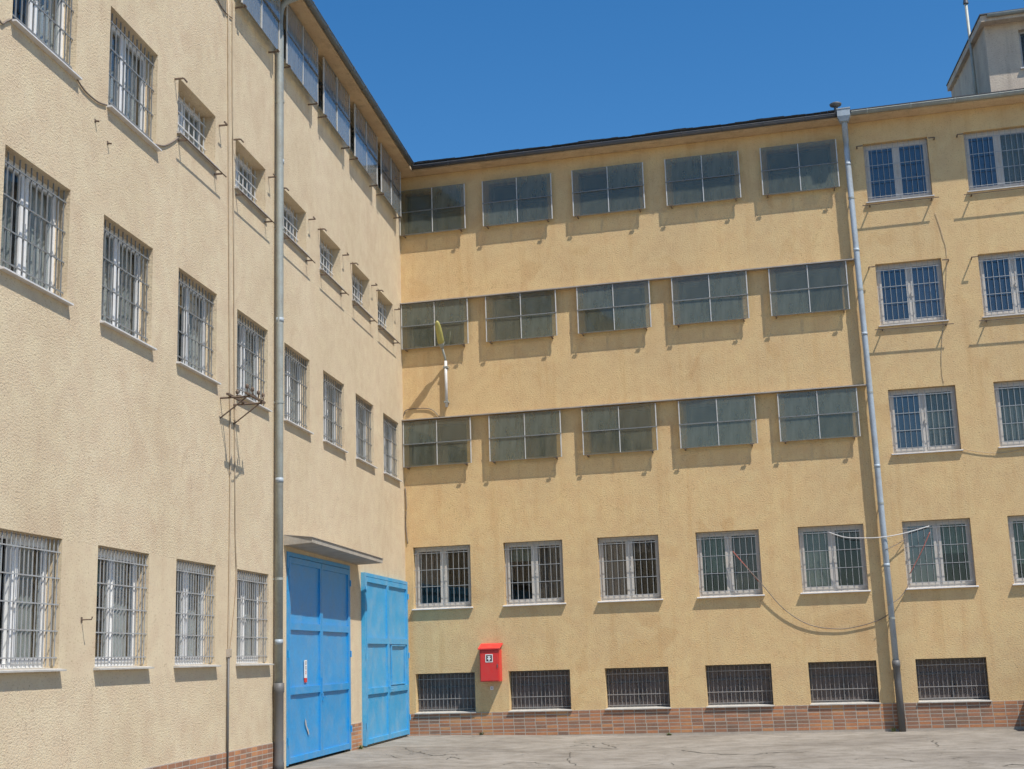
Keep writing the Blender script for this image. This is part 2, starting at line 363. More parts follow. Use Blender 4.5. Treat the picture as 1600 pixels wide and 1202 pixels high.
def interior(parent, X0, X1, slabs, depth=3.2, crosses=()):
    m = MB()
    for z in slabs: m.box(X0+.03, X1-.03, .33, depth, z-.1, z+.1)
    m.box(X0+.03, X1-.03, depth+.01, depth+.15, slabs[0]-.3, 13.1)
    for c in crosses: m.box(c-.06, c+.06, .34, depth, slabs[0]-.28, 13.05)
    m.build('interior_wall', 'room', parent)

# ---- window kinds; every mesh is local to the opening's lower left corner on the wall face
def ring(m, x0, x1, z0, z1, wd, y0, y1):
    m.box(x0, x0+wd, y0, y1, z0, z1).box(x1-wd, x1, y0, y1, z0, z1)
    m.box(x0+wd, x1-wd, y0, y1, z0, z0+wd).box(x0+wd, x1-wd, y0, y1, z1-wd, z1)
def bars(w_, h_, nv, nh, rad, y, off=.02, side=True):
    m = MB()
    for k in range(nv):
        x = .045 + (w_-.09)*k/(nv-1); m.box(x-rad, x+rad, y-rad, y+rad, off, h_-.015)
    for k in range(nh):
        z = .11 + (h_-.26)*k/(nh-1); m.box(.0, w_, y-rad*2.4, y-rad*1.02, z-rad*1.3, z+rad*1.3)
    return m
def curtain_mesh(x0, x1, z0, z1, y, mat, seed):
    rd = random.Random(seed); m = MB(); n = 22
    for i in range(n+1):
        x = x0+(x1-x0)*i/n; yy = y + .018*math.sin(i*1.7+seed) + rd.uniform(-.006, .006)
        m.v += [(x, yy, z0), (x, yy*1.0+.01, z1)]
    for i in range(n): m.f.append((2*i, 2*i+2, 2*i+3, 2*i+1))
    return m.mesh('curtain', mat, True)
def pvc_window(parent, X, Z, w_, h_, panes=('g_clear', 'g_clear'), cur=(None, None), grille=('bar', 10, 4, .006), frame='pvc', y=.15, gy=.06, inset=0, sillmat='sill', sill=.07, ajar=0, seed=0, cy=.15):
    w_ = round(w_, 2); h_ = round(h_, 2)
    def fr():
        m = MB(); ring(m, .004, w_-.004, .004, h_-.004, .052, y, y+.07); m.box(w_/2-.028, w_/2+.028, y+.002, y+.068, .056, h_-.056); return m.mesh('window', frame)
    win = link('window', cached(('pv', w_, h_, frame, y), fr), parent, (X, 0, Z))
    half = (w_-.004*2-.052*2-.056)/2
    for k in (0, 1):
        x0 = .056 + k*(half+.056)
        def sa():
            m = MB(); ring(m, 0, half, 0, h_-.112, .05, -.014, .04); return m.mesh('sash', frame)
        sw, sh = half, h_-.112
        loc = (x0, y+.004, .056); rot = None
        if k == 0 and ajar: rot = (0, 0, R(ajar)); loc = (x0, y+.05, .056)
        s = link('sash', cached(('sa', w_, h_, frame, y), sa), win, loc, rot)
        def pa(mt=panes[k]):
            m = MB(); m.box(.048, sw-.048, .010, .016, .048, sh-.048); return m.mesh('pane', mt)
        link('pane', cached(('pa', w_, h_, panes[k]), pa), win, loc, rot)
        if cur[k]:
            c, frac = cur[k]
            link('curtain', curtain_mesh(x0, x0+half, h_*(1-frac), h_-.06, y+cy, c, seed+k), win)
    # handle on the mullion
    MB().box(w_/2+.012, w_/2+.03, y-.035, y-.012, h_*.45, h_*.45+.11).build('handle', frame, win)
    if sill:
        def si():
            m = MB(); a, b = -.035, w_+.035
            m.hexa([(a,-sill,-.034),(b,-sill,-.034),(b,.0,-.034),(a,.0,-.034),(a,-sill,-.016),(b,-sill,-.016),(b,.0,-.004),(a,.0,-.004)])
            m.hexa([(.003,.0,-.03),(w_-.003,.0,-.03),(w_-.003,y,-.03),(.003,y,-.03),(.003,.0,-.004),(w_-.003,.0,-.004),(w_-.003,y,.012),(.003,y,.012)])
            return m.mesh('sill', sillmat)
        link('sill', cached(('si', w_, y, sill, sillmat), si), win)
    if grille:
        gm, nv, nh, rad = grille
        link('grille', cached(('gr', w_, h_, grille, gy), lambda: bars(w_, h_, nv, nh, rad, gy).mesh('grille', gm)), win)
    return win

def basement_window(parent, X, Z, w_, h_):
    def fr():
        m = MB(); ring(m, .004, w_-.004, .004, h_-.004, .045, .20, .25); m.box(.05, w_-.05, .202, .248, h_*.62, h_*.62+.04); m.box(w_/2-.02, w_/2+.02, .203, .247, .05, h_*.62); return m.mesh('window', 'steel')
    win = link('window', cached(('bw', w_), fr), parent, (X, 0, Z))
    for x0, x1, z0, z1 in ((.05, w_/2-.02, .05, h_*.62), (w_/2+.02, w_-.05, .05, h_*.62), (.05, w_-.05, h_*.62+.04, h_-.05)):
        MB().box(x0, x1, .222, .228, z0, z1).build('pane', 'g_base', win)
    def gr():
        m = MB(); rad = .0036; y = .14
        for k in range(15):
            x = .05+(w_-.1)*k/14; m.box(x-rad, x+rad, y-rad, y+rad, .03, h_-.03)
        for z in (.06, .29, h_-.13): m.box(.004, w_-.004, y-rad*2.6, y-rad*1.05, z-.007, z+.007)
        return m.mesh('grille', 'bar_base')
    link('grille', cached(('bg', w_), gr), win)
    m = MB(); m.hexa([(-.02,-.05,-.03),(w_+.02,-.05,-.03),(w_+.02,0,-.03),(-.02,0,-.03),(-.02,-.05,-.008),(w_+.02,-.05,-.008),(w_+.02,0,.0),(-.02,0,.0)])
    m.hexa([(.003,0,-.028),(w_-.003,0,-.028),(w_-.003,.2,-.028),(.003,.2,-.028),(.003,0,0),(w_-.003,0,0),(w_-.003,.2,.02),(.003,.2,.02)])
    m.build('sill', 'stone_sill', win)

def screened_window(parent, X, Z, w_, h_):
    def fr():
        m = MB(); ring(m, .004, w_-.004, .004, h_-.004, .05, .19, .25)
        m.box(w_/2-.03, w_/2+.03, .192, .248, .054, h_-.054); m.box(.054, w_/2-.03, .194, .246, h_*.5, h_*.5+.04).box(w_/2+.03, w_-.054, .194, .246, h_*.5, h_*.5+.04); return m.mesh('window', 'steel')
    win = link('window', cached(('sw', w_, h_), fr), parent, (X, 0, Z))
    for a, b in ((.054, w_/2-.03), (w_/2+.03, w_-.054)):
        MB().box(a, b, .215, .221, .054, h_*.5).build('pane', 'g_frost', win)
        MB().box(a, b, .216, .222, h_*.5+.04, h_-.054).build('pane', 'g_inner', win)
    m = MB(); m.hexa([(-.02,-.03,-.03),(w_+.02,-.03,-.03),(w_+.02,0,-.03),(-.02,0,-.03),(-.02,-.03,-.01),(w_+.02,-.03,-.01),(w_+.02,0,-.002),(-.02,0,-.002)])
    m.build('sill', 'stone_sill', win)

def screen(parent, X, Z, w_, h_, d, seed, gmat='g_screen'):
    """glass screen standing off the wall on stubs: two flat uprights, thin cross bars, four panes"""
    rd = random.Random(seed)
    sc = bpy.data.objects.new('window_screen', None); COL.objects.link(sc); sc.parent = parent; sc.location = (X, 0, Z); sc.empty_display_size = .2
    K = (w_, h_, d)
    up_ = cached(('up',)+K, lambda: MB().box(0, .022, -d-.012, -d+.012, 0, h_).mesh('upright', 'bar_white'))
    for x in (0, w_-.022): link('upright', up_, sc, (x, 0, 0))
    link('mullion', cached(('mu',)+K, lambda: MB().box(w_/2-.009, w_/2+.009, -d-.014, -d+.011, .007, h_-.007).mesh('mullion', 'bar_white')), sc)
    link('cross_bar', cached(('cb',)+K, lambda: MB().box(-.004, w_+.004, -d-.024, -d-.0145, h_*.5-.011, h_*.5+.011).mesh('cross_bar', 'bar_dark')), sc)
    ed = cached(('ed',)+K, lambda: MB().box(.0225, w_-.0225, -d-.006, -d+.006, 0, .0065).mesh('edge_strip', 'bar_dark'))
    for z in (0, h_-.0065): link('edge_strip', ed, sc, (0, 0, z))
    for i in (0, 1):
        for j in (0, 1):
            x0 = .023 if i == 0 else w_/2+.010; x1 = w_/2-.010 if i == 0 else w_-.023
            z0 = .008 if j == 0 else h_/2; z1 = h_/2-.002 if j == 0 else h_-.008
            gm = 'g_screen_dusty' if gmat == 'g_screen' and rd.random() < .45 else gmat
            p = link('pane', cached(('sp', w_, h_, i, j, gm), lambda: MB().box(0, x1-x0, -.003, .003, 0, z1-z0).mesh('pane', gm)), sc, (x0, -d, z0))
            p.rotation_euler = (R(rd.uniform(-.8, .8)), 0, R(rd.uniform(-.6, .6)))
    for x in (.10, w_-.13):
        for z in (-.03, h_-.05 if h_ > 1.2 else h_*.5+.012):
            if z < 0:
                m = MB(); m.box(x-.011, x+.011, -d-.03, -.001, z-.011, z+.011).box(x-.05, x+.05, -d-.034, -d-.012, z+.011, z+.026); m.build('stub', 'rust', sc)
            else: MB().box(x-.009, x+.009, -d+.012, -.001, z-.009, z+.009).build('stub', 'rust', sc)

# ================================================================== back wing
gx = [.19, 2.345, 4.515, 6.71, 8.915, 11.085, 13.20, 15.38, 17.56]
GW, GH, GZ = 1.375, 1.40, 2.81
bx = [.20, 2.38, 4.56, 6.755, 8.925, 11.11, 13.29, 15.47, 17.65]
BW, BH, BZ = 1.40, .86, .49
sx0 = [-.01, 2.12, 4.31, 6.51, 8.69]
SW = 1.70
srows = [(6.07, 1.06), (8.89, 1.09), (11.71, 1.12)]
rcol = [(10.965, 11.32, 1.38, 1.36), (13.11, 11.32, 1.38, 1.36), (11.0, 8.49, 1.39, 1.385), (13.15, 8.49, 1.39, 1.385), (11.035, 5.665, 1.39, 1.39), (13.20, 5.665, 1.39, 1.39)]
for k in (2, 3): rcol += [(10.965+2.15*k, 11.32, 1.38, 1.36), (11.0+2.15*k, 8.49, 1.39, 1.385), (11.035+2.16*k, 5.665, 1.39, 1.39)]
holes = [(x, x+GW, GZ, GZ+GH) for x in gx] + [(x, x+BW, BZ, BZ+BH) for x in bx]
swin = []
for (z, h) in srows:
    for x in sx0:
        a = max(x+.14, .12); b = x+SW-.14; swin.append((round(a, 3), round(b-a, 3), round(z+.05, 3), round(h-.10, 3)))
holes += [(x, x+w_, z, z+h_) for x, w_, z, h_ in swin] + [(x, x+w_, z, z+h_) for x, z, w_, h_ in rcol]
facade(wingB, -6.0, 22.0, -.4, 13.2, holes, 'plaster_ochre')
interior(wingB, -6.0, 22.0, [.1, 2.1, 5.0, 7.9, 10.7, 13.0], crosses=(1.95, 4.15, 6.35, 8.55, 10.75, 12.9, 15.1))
C_ = lambda c, f: ('cur_'+c, f)
gstyle = [(('g_clear', 'g_clear'), (C_('brown', .62), None), 0), (('g_clear', 'g_clear'), (C_('green', .3), C_('brown', 1)), 0), (('g_blue', 'g_clear'), (None, C_('brown', .25)), 0),
    (('g_clear', 'g_clear'), (C_('green', .62), C_('brown', 1)), 0), (('g_green', 'g_clear'), (C_('pale', .9), C_('brown', .2)), 0), (('g_blue', 'g_clear'), (C_('pale', .25), C_('green', .5)), 0),
    (('g_clear', 'g_clear'), (C_('green', .7), None), 0), (('g_clear', 'g_blue'), (None, None), 0), (('g_clear', 'g_clear'), (C_('pale', .7), None), 0)]
for x, (pn, cu, aj) in zip(gx, gstyle):
    pvc_window(wingB, x, GZ, GW, GH, pn, cu, ('bar', 11, 4, .0046), ajar=aj, seed=int(x*10), sill=.075, y=.14, gy=.055, frame='pvc_back')
rst = [(('g_blue', 'g_blue'), (None, None)), (('g_blue', 'g_green'), (None, C_('pale', .8))), (('g_blue', 'g_blue'), (None, C_('pale', 1))), (('g_blue', 'g_blue'), (None, None)),
       (('g_blue', 'g_green'), (None, C_('pale', .7))), (('g_green', 'g_blue'), (C_('pale', .8), None))]
for i, (x, z, w_, h_) in enumerate(rcol):
    pn, cu = rst[i % 6]
    pvc_window(wingB, x, z, w_, h_, pn, cu, ('bar', 12, 4, .0046), seed=i, sill=.06, y=.13, gy=.05, frame='pvc_back')
for x in bx: basement_window(wingB, x, BZ, BW, BH)
for x, w_, z, h_ in swin: screened_window(wingB, x, z, w_, h_)
for r_, (z, h) in enumerate(srows):
    for k, x in enumerate(sx0): screen(wingB, max(x, .035), z, SW if x > 0 else round(SW-.045, 3), h, .125, r_*10+k)
# tin ledges above the two lower rows of screens
for z in (7.165, 9.99):
    m = MB(); pts = 24
    for i in range(pts):
        a = .02 + 10.58*i/pts; b = .02 + 10.58*(i+1)/pts; e0 = random.uniform(-.004, .004); e1 = e0
        m.hexa([(a,-.165+e0,z),(b,-.165+e1,z),(b,-.001,z+.008),(a,-.001,z+.008),(a,-.165+e0,z+.024),(b,-.165+e1,z+.024),(b,-.001,z+.050),(a,-.001,z+.050)])
    m.build('ledge', 'ledge', wingB)

def stub_hooks(parent, X, Z, w_, h_, d=.14, upper=True, right=True):
    """empty screen holders left round a window: angled stubs above, a rod on two stubs below the sill"""
    for sx, dx in ((-.14, .13), (w_+.14, -.13)):
        if not right and sx > 0: continue
        m = MB(); z = h_-.09; x = sx
        m.box(x-.011, x+.011, -d, -.001, z-.011, z+.011); m.box(min(x, x+dx), max(x, x+dx), -d-.016, -d, z-.010, z+.010)
        m.build('screen_bracket', 'rust', parent, (X, 0, Z))
    m = MB(); z = -.12
    for x in (.03, w_-.04): m.box(x-.012, x+.012, -d, -.001, z-.012, z+.012)
    m.tube([(-.13, -d-.006, z), (w_+.12, -d-.006, z+random.uniform(-.012, .012))], .010, 6)
    m.build('screen_rod', 'rust', parent, (X, 0, Z))
for i in (0, 1, 2, 3): stub_hooks(wingB, rcol[i][0], rcol[i][1], rcol[i][2], rcol[i][3], d=.145)

def gutter_run(parent, out, zs, gx0, gx1, gmat):
    m = MB(); r_ = .062; yc = -out-.05; zc = zs+.085; n = 10
    for i in range(n+1):
        a = math.pi + math.pi*i/n
        m.v += [(gx0, yc+r_*math.cos(a), zc+r_*math.sin(a)), (gx1, yc+r_*math.cos(a), zc+r_*math.sin(a))]
    for i in range(n): m.f.append((2*i, 2*i+1, 2*i+3, 2*i+2))
    gu = m.build('gutter', gmat, parent, smooth=True)
    mod = gu.modifiers.new('thick', 'SOLIDIFY'); mod.thickness = .004; mod.offset = 0
    MB().tube([(gx0, yc-r_, zc+.004), (gx1, yc-r_, zc+.004)], .011, 6).build('gutter_bead', gmat, gu)
    x = gx0+.35
    def clip():
        m = MB(); pts = [(0, yc+(r_+.006)*math.cos(math.pi+math.pi*i/8), zc+(r_+.006)*math.sin(math.pi+math.pi*i/8)) for i in range(9)]
        for a, b in zip(pts, pts[1:]): m.hexa([(-.013,a[1],a[2]-.003),(.013,a[1],a[2]-.003),(.013,b[1],b[2]-.003),(-.013,b[1],b[2]-.003),(-.013,a[1],a[2]+.003),(.013,a[1],a[2]+.003),(.013,b[1],b[2]+.003),(-.013,b[1],b[2]+.003)])
        m.box(-.013, .013, yc-r_-.016, yc-r_+.006, zc-.012, zc+.022)
        return m.mesh('gutter_clip', gmat)
    me = clip()
    while x < gx1: link('gutter_clip', me, gu, (x, 0, 0)); x += .93
    return gu
def eaves(parent, X0, X1, zs, out, runs, depth=6.0):
    m = MB(); m.box(X0, X1, -out, .35, zs, zs+.085); m.build('soffit', 'soffit', parent)
    m = MB(); m.hexa([(X0,-out-.035,zs+.13),(X1,-out-.035,zs+.13),(X1,depth,zs+.5),(X0,depth,zs+.5),(X0,-out-.035,zs+.165),(X1,-out-.035,zs+.165),(X1,depth,zs+.54),(X0,depth,zs+.54)])
    rf = m.build('roof', 'felt', parent)
    MB().box(X0, X1, -out+.012, -out+.04, zs+.0865, zs+.129).build('fascia', 'gutter', rf)
    return [gutter_run(parent, out, zs, *run) for run in runs]
eaves(wingB, -6.0, 22.0, 13.203, .385, [(.12, 10.46, 'gutter'), (10.76, 22.0, 'zinc_old')])
# lifted roofing felt along the edge
m = MB()
for i in range(64):
    a = .3 + i*.158; h0 = .006+.014*random.random(); dz = .012*math.sin(i*.5)
    m.hexa([(a,-.455,13.366),(a+.156,-.455,13.366),(a+.156,-.30,13.375),(a,-.30,13.375),(a,-.462-random.random()*.01,13.378+h0+dz),(a+.156,-.462-random.random()*.01,13.378+h0+dz),(a+.156,-.30,13.40),(a,-.30,13.40)])
m.build('felt_edge', 'felt', wingB)

# brick facing of the plinth
BME = cached('brick', lambda: MB().hexa([(0,-.010,.0),(.228,-.010,.0),(.228,.0,.0),(0,.0,.0),(0,-.010,.056),(.228,-.010,.056),(.228,.0,.056),(0,.0,.056)]).mesh('brick', 'brick'))
def plinth(parent, X0, X1, rows, ztop, limit, vis):
    pl = MB().box(X0, X1, -.014, -.0008, -.35, ztop-.004).build('plinth', 'mortar', parent)
    pitch = .2455; n = int((X1-X0)/pitch); objs = []; rest = MB(); cnt = 0
    for r_ in range(rows):
        z = ztop - .074*(r_+1)
        for c in range(n):
            x = X0+.004+c*pitch+(.0 if r_ < 4 else .012)
            if x+.235 > X1: continue
            y = -.0053-random.uniform(0, .0012)
            if vis(x) and cnt < limit:
                o = link('brick', BME, pl, (x+random.uniform(-.003, .003), y, z+random.uniform(-.002, .002)), (0, R(random.uniform(-.4, .4)), 0)); cnt += 1
            else: rest.box(x, x+.228, y-.010, y, z, z+.056)
    if rest.v: tag(rest.build('brickwork', 'brick', pl), kind='stuff')
plinth(wingB, .02, 22.0, 7, .478, 300, lambda x: x < 13.4)

# ================================================================== left wing (X = -distance from the corner)
s2 = [18.32-2.337*k for k in range(-2, 8)]
LW = 1.465
holesL = []
r2 = [(-s, 5.725, LW, 1.33) for s in s2]
r1 = [(-(s-.02), 8.465, LW, 1.335) for s in s2[:4]]
r1s = [(-(s+.14), 8.985, 1.45, .815) for s in s2[4:]]
r0 = [(-(s-.10), 1.675, LW-.01, 1.39) for s in s2[:6]]
r1s = [(-s0, 8.985, 1.45, .815) for s0 in (13.775, 11.455, 9.15, 6.82, 4.49, 2.33)]
LS = [(-2.47, 1.91), (-4.75, 1.91), (-7.05, 1.89), (-9.34, 1.89), (-11.64, 1.89), (-13.94, 1.89), (-16.24, 1.89)]
lsw = [(x+.17, w_-.34, 12.22, .90) for x, w_ in LS]
for x, z, w_, h_ in r2+r1+r1s+r0: holesL.append((x, x+w_, z, z+h_))
for x, w_, z, h_ in lsw: holesL.append((x, x+w_, z, z+h_))
GATE1 = (-8.84, -4.90, 3.50)
holesL.append((GATE1[0], GATE1[1], .0, GATE1[2]))
facade(wingL, -27.0, 0.0, -.4, 13.19, holesL, 'plaster_beige')
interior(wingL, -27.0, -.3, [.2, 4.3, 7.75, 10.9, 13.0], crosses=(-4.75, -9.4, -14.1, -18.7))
lst = [(('g_clear', 'g_clear'), (C_('green', .4), C_('lace', .97))), (('g_clear', 'g_clear'), (C_('lace', .97), C_('lace', .97))), (('g_clear', 'g_clear'), (C_('pale', .97), C_('lace', .97))), (('g_clear', 'g_clear'), (C_('lace', .97), C_('pale', .97)))]
i = 0
for x, z, w_, h_ in r2 + r1:
    pn, cu = lst[i % 4]; i += 1
    pvc_window(wingL, x, z, w_, h_, pn, cu, ('bar_dark', 12, 4, .0065), seed=i, sill=.068, y=.17, gy=.06, cy=.09)
for k, (x, z, w_, h_) in enumerate(r0):
    pn, cu = lst[(k+1) % 4]
    pvc_window(wingL, x, z, w_, h_, pn, cu, ('bar', 16, 5, .0052), seed=k+50, sill=.082, y=.17, gy=.03, cy=.11, ajar=8 if k == 2 else 0, sillmat='stone_sill')
for k, (x, z, w_, h_) in enumerate(r1s):
    pvc_window(wingL, x, z, w_, h_, ('g_clear', 'g_clear'), (C_('lace', .97), C_('pale', .97)), ('bar_white', 8, 4, .0075), seed=k+80, sill=.06, y=.235, gy=.17, sillmat='pvc_dull', cy=.05)
    stub_hooks(wingL, x, z, w_, h_, d=.125)
for x, w_, z, h_ in lsw: screened_window(wingL, round(x, 3), z, round(w_, 3), h_)
for k, (x, w_) in enumerate(LS): screen(wingL, x, 12.0, w_, 1.165, .15, 100+k, 'g_screen_lit')
eaves(wingL, -27.0, -.02, 13.197, .42, [(-27.0, -.72, 'gutter_grey')])
plinth(wingL, -27.0, -8.98, 6, .452, 160, lambda x: x > -14.5)
plinth(wingL, -4.86, -4.04, 7, .50, 40, lambda x: True)
plinth(wingL, -.245, -.012, 6, .46, 10, lambda x: True)

# blue double gates
def gate(parent, X0, X1, H, yb, mat, levels, proud):
    fr = MB(); fw = .07
    fr.box(X0, X0+fw, yb-.03, yb+.05, .03, H).box(X1-fw, X1, yb-.03, yb+.05, .03, H).box(X0+fw, X1-fw, yb-.03, yb+.05, H-fw, H)
    if proud: fr.box(X0+.01, X1-.01, yb+.051, -.001, .04, H-.01)
    G = fr.build('gate', mat, parent)
    xm = (X0+X1)/2
    for a, b in ((X0+fw+.008, xm-.006), (xm+.006, X1-fw-.008)):
        st = .075
        MB().box(a, a+st, yb-.035, yb+.02, .05, H-fw-.01).build('stile', mat, G)
        MB().box(b-st, b, yb-.035, yb+.02, .05, H-fw-.01).build('stile', mat, G)
        zz = [.05] + list(levels) + [H-fw-.01-.10]
        rails = [(.05, .15)] + [(z-.06, z+.06) for z in levels] + [(H-fw-.11, H-fw-.01)]
        for z0, z1 in rails: MB().box(a+st, b-st, yb-.034, yb+.02, z0, z1).build('rail', mat, G)
        for (p, q) in zip(rails, rails[1:]):
            # sheet panel, slightly dished and dented
            m = MB(); nx, nz = 8, 8; rd = random.Random(int(abs(a)*100)+int(p[1]*100))
            for i_ in range(nx+1):
                for j_ in range(nz+1):
                    u, v = i_/nx, j_/nz; e = math.sin(math.pi*u)*math.sin(math.pi*v)
                    m.v.append((a+st+(b-a-2*st)*u, yb-.002+.012*e+(rd.uniform(-.004, .004) if 0 < i_ < nx and 0 < j_ < nz else 0), p[1]+(q[0]-p[1])*v))
            for i_ in range(nx):
                for j_ in range(nz):
                    k = i_*(nz+1)+j_; m.f.append((k, k+nz+1, k+nz+2, k+1))
            m.build('panel', mat, G, smooth=True)
    for xh in (X0+.02, X1-.02):
        for z in (.35, H*.5, H-.4): MB().tube([(xh, yb-.045, z), (xh, yb-.045, z+.12)], .014, 8).build('hinge', mat, G)
    # bolt and handle at the meeting stiles
    MB().box(xm-.05, xm-.02, yb-.06, yb-.036, 1.12, 1.40).build('bolt', mat, G)
    MB().box(xm+.02, xm+.05, yb-.055, yb-.036, 1.0, 1.13).build('lock_plate', mat, G)
    MB().tube([(xm+.035, yb-.05, 1.07), (xm+.035, yb-.09, 1.07), (xm+.13, yb-.09, 1.07)], .009, 6).build('handle', mat, G)
    return G
g1 = gate(wingL, GATE1[0]+.005, GATE1[1]-.005, GATE1[2]-.004, .012, 'blue', (1.21, 2.27), False)
g2 = gate(wingL, -4.02, -.17, 3.42, -.053, 'blue_pale', (1.07, 2.07), False)
# wicket frame in the right leaf of the smaller gate
m = MB(); ring(m, -1.80, -.50, 1.15, 1.99, .02, -.0885, -.0575); m.build('wicket_frame', 'blue_pale', g2)
# notice on the first gate: white strip with round pictograms, red lower end
y = -.004
nb = MB().box(-7.84, -7.70, y, y+.012, 1.41, 1.71).build('notice', 'white', g1)
for z in (1.50, 1.58, 1.66):
    mm = MB(); n = 14
    for k in range(n):
        a0, a1 = 2*math.pi*k/n, 2*math.pi*(k+1)/n
        mm.quad((-7.77+.032*math.cos(a0), y-.002, z+.032*math.sin(a0)), (-7.77+.032*math.cos(a1), y-.002, z+.032*math.sin(a1)), (-7.77+.020*math.cos(a1), y-.002, z+.020*math.sin(a1)), (-7.77+.020*math.cos(a0), y-.002, z+.020*math.sin(a0)))
    mm.build('notice_mark', 'red' if z < 1.52 else 'black', g1)
MB().box(-7.84, -7.70, y-.001, y+.010, 1.335, 1.408).build('notice_foot', 'red', g1)
# scraped paint on the lower panel
mm = MB(); mm.v = [(-7.80, .001, .74), (-7.74, .001, .70), (-7.70, .001, .60), (-7.60, .001, .54), (-7.55, .001, .44), (-7.62, .001, .47), (-7.70, .001, .56), (-7.78, .001, .63)]; mm.f = [(0, 1, 2, 3, 4, 5, 6, 7)]
mm.build('scrape', 'stone_sill', g1)

# concrete canopy over the first gate
m = MB()
m.hexa([(-9.03,-.50,3.61),(-4.20,-.50,3.575),(-4.33,-.001,3.55),(-9.0,-.001,3.585),(-9.03,-.50,3.69),(-4.20,-.50,3.655),(-4.33,-.001,3.71),(-9.0,-.001,3.75)])
cp = m.build('canopy', 'conc', wingL)
MB().hexa([(-9.05,-.515,3.692),(-4.18,-.515,3.657),(-4.33,-.0012,3.712),(-9.0,-.0012,3.752),(-9.05,-.515,3.702),(-4.18,-.515,3.667),(-4.33,-.0012,3.724),(-9.0,-.0012,3.764)]).build('canopy_flashing', 'ledge', cp)

# ================================================================== rooftop stair house
rh = empty('rooftop_house', (13.90, 1.0, 13.4)); tag(rh, 'small grey-beige flat-roofed rooftop house above the back eaves', 'building')
sk = -.104
m = MB(); D = 4.4; Wd = 5.0; hz = 2.15
wx0, wx1, wz0, wz1 = .72, 2.0, 1.02, 1.95
for a, b, c, d in ((0, wx0, -.3, hz), (wx1, Wd, -.3, hz), (wx0, wx1, -.3, wz0), (wx0, wx1, wz1, hz)): m.quad((a,0,c),(b,0,c),(b,0,d),(a,0,d))
for q in (((wx0,0,wz0),(wx0,0,wz1),(wx0,.2,wz1),(wx0,.2,wz0)), ((wx1,0,wz1),(wx1,0,wz0),(wx1,.2,wz0),(wx1,.2,wz1)), ((wx0,0,wz1),(wx1,0,wz1),(wx1,.2,wz1),(wx0,.2,wz1)), ((wx1,0,wz0),(wx0,0,wz0),(wx0,.2,wz0),(wx1,.2,wz0))): m.quad(*q)
m.quad((0,0,-.3),(0,0,hz),(sk*D,D,hz+.3),(sk*D,D,-.3)); m.quad((Wd,0,hz),(Wd,0,-.3),(Wd,D,-.3),(Wd,D,hz+.3)); m.quad((Wd,D,-.3),(sk*D,D,-.3),(sk*D,D,hz+.3),(Wd,D,hz+.3))
m.build('wall', 'plaster_grey', rh)
MB().hexa([(-.09,-.30,hz-.02),(Wd,-.30,hz-.02),(Wd,D,hz+.30),(sk*D-.09,D,hz+.30),(-.09,-.30,hz+.13),(Wd,-.30,hz+.13),(Wd,D,hz+.45),(sk*D-.09,D,hz+.45)]).build('roof', 'plaster_grey', rh)
MB().hexa([(-.11,-.34,hz+.132),(Wd,-.34,hz+.132),(Wd,D,hz+.452),(sk*D-.11,D,hz+.452),(-.11,-.34,hz+.16),(Wd,-.34,hz+.16),(Wd,D,hz+.48),(sk*D-.11,D,hz+.48)]).build('roof_sheet', 'gutter', rh)
MB().tube([(.05,-.35,hz+.09),(Wd,-.35,hz+.09)], .045, 8).build('gutter', 'zinc_old', rh, smooth=True)
wn = MB(); ring(wn, wx0+.003, wx1-.003, wz0+.003, wz1-.003, .05, .12, .18); wo = wn.build('window', 'pvc_dull', rh)
MB().box(wx0+.05, wx1-.05, .145, .151, wz0+.05, wz1-.05).build('pane', 'g_inner', wo)
MB().box(wx0-.04, wx1+.04, -.06, .0, wz0-.035, wz0-.005).build('sill', 'sill', wo)
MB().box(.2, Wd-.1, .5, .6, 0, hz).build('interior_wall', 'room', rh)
vo = empty('vent_pipe', (13.70, 2.05, 13.4)); tag(vo, 'thin grey metal pipe rising beside the rooftop house', 'pipe')
MB().tube([(0, 0, 0), (-.03, 0, 3.30)], .036, 10).build('pipe', 'zinc_old', vo, smooth=True)
MB().tube([(-.03, 0, 3.26), (-.03, 0, 3.36)], [.065, .05], 10).build('cap', 'gutter', vo)

# ================================================================== roof vent above the hopper
rv = empty('roof_vent', (10.44, -.32, 13.38)); tag(rv, 'dark mushroom-shaped roof vent above the downpipe hopper', 'vent')
MB().tube([(0, 0, -.02), (0, 0, .17)], .045, 10).build('neck', 'iron', rv, smooth=True)
MB().tube([(0, 0, .13), (0, 0, .165), (0, 0, .20), (0, 0, .215)], [.05, .125, .135, .11], 16).build('cap', 'iron', rv, smooth=True)

# ================================================================== downpipes
dp = empty('downpipe', (10.735, -.14, -.1)); tag(dp, 'light grey-blue zinc downpipe with hopper on the ochre back wall', 'downpipe')
xp = lambda z: 10.60 + (12.8-z)*.0103 - 10.735
def P(z, off=.14): return (xp(z), .14-off, z+.1)
MB().tube([P(1.3), P(4.2), P(8.2), P(12.55), P(12.75), (xp(12.9), -.17, 13.0), (xp(13), -.25, 13.15), (xp(13), -.27, 13.25)], .064, 14).build('pipe', 'zinc', dp, smooth=True)
MB().tube([P(-.09), P(.9), P(1.2), P(1.21), P(1.34)], [.074, .074, .074, .085, .085], 14).build('iron_foot', 'iron', dp, smooth=True)
hx = xp(13.2)
MB().hexa([(hx-.085,-.37,13.19),(hx+.085,-.37,13.19),(hx+.085,-.20,13.19),(hx-.085,-.20,13.19),(hx-.14,-.40,13.30),(hx+.14,-.40,13.30),(hx+.14,-.19,13.30),(hx-.14,-.19,13.30)]).build('hopper_base', 'zinc', dp)
MB().box(hx-.14, hx+.14, -.402, -.188, 13.302, 13.46).build('hopper', 'zinc', dp)
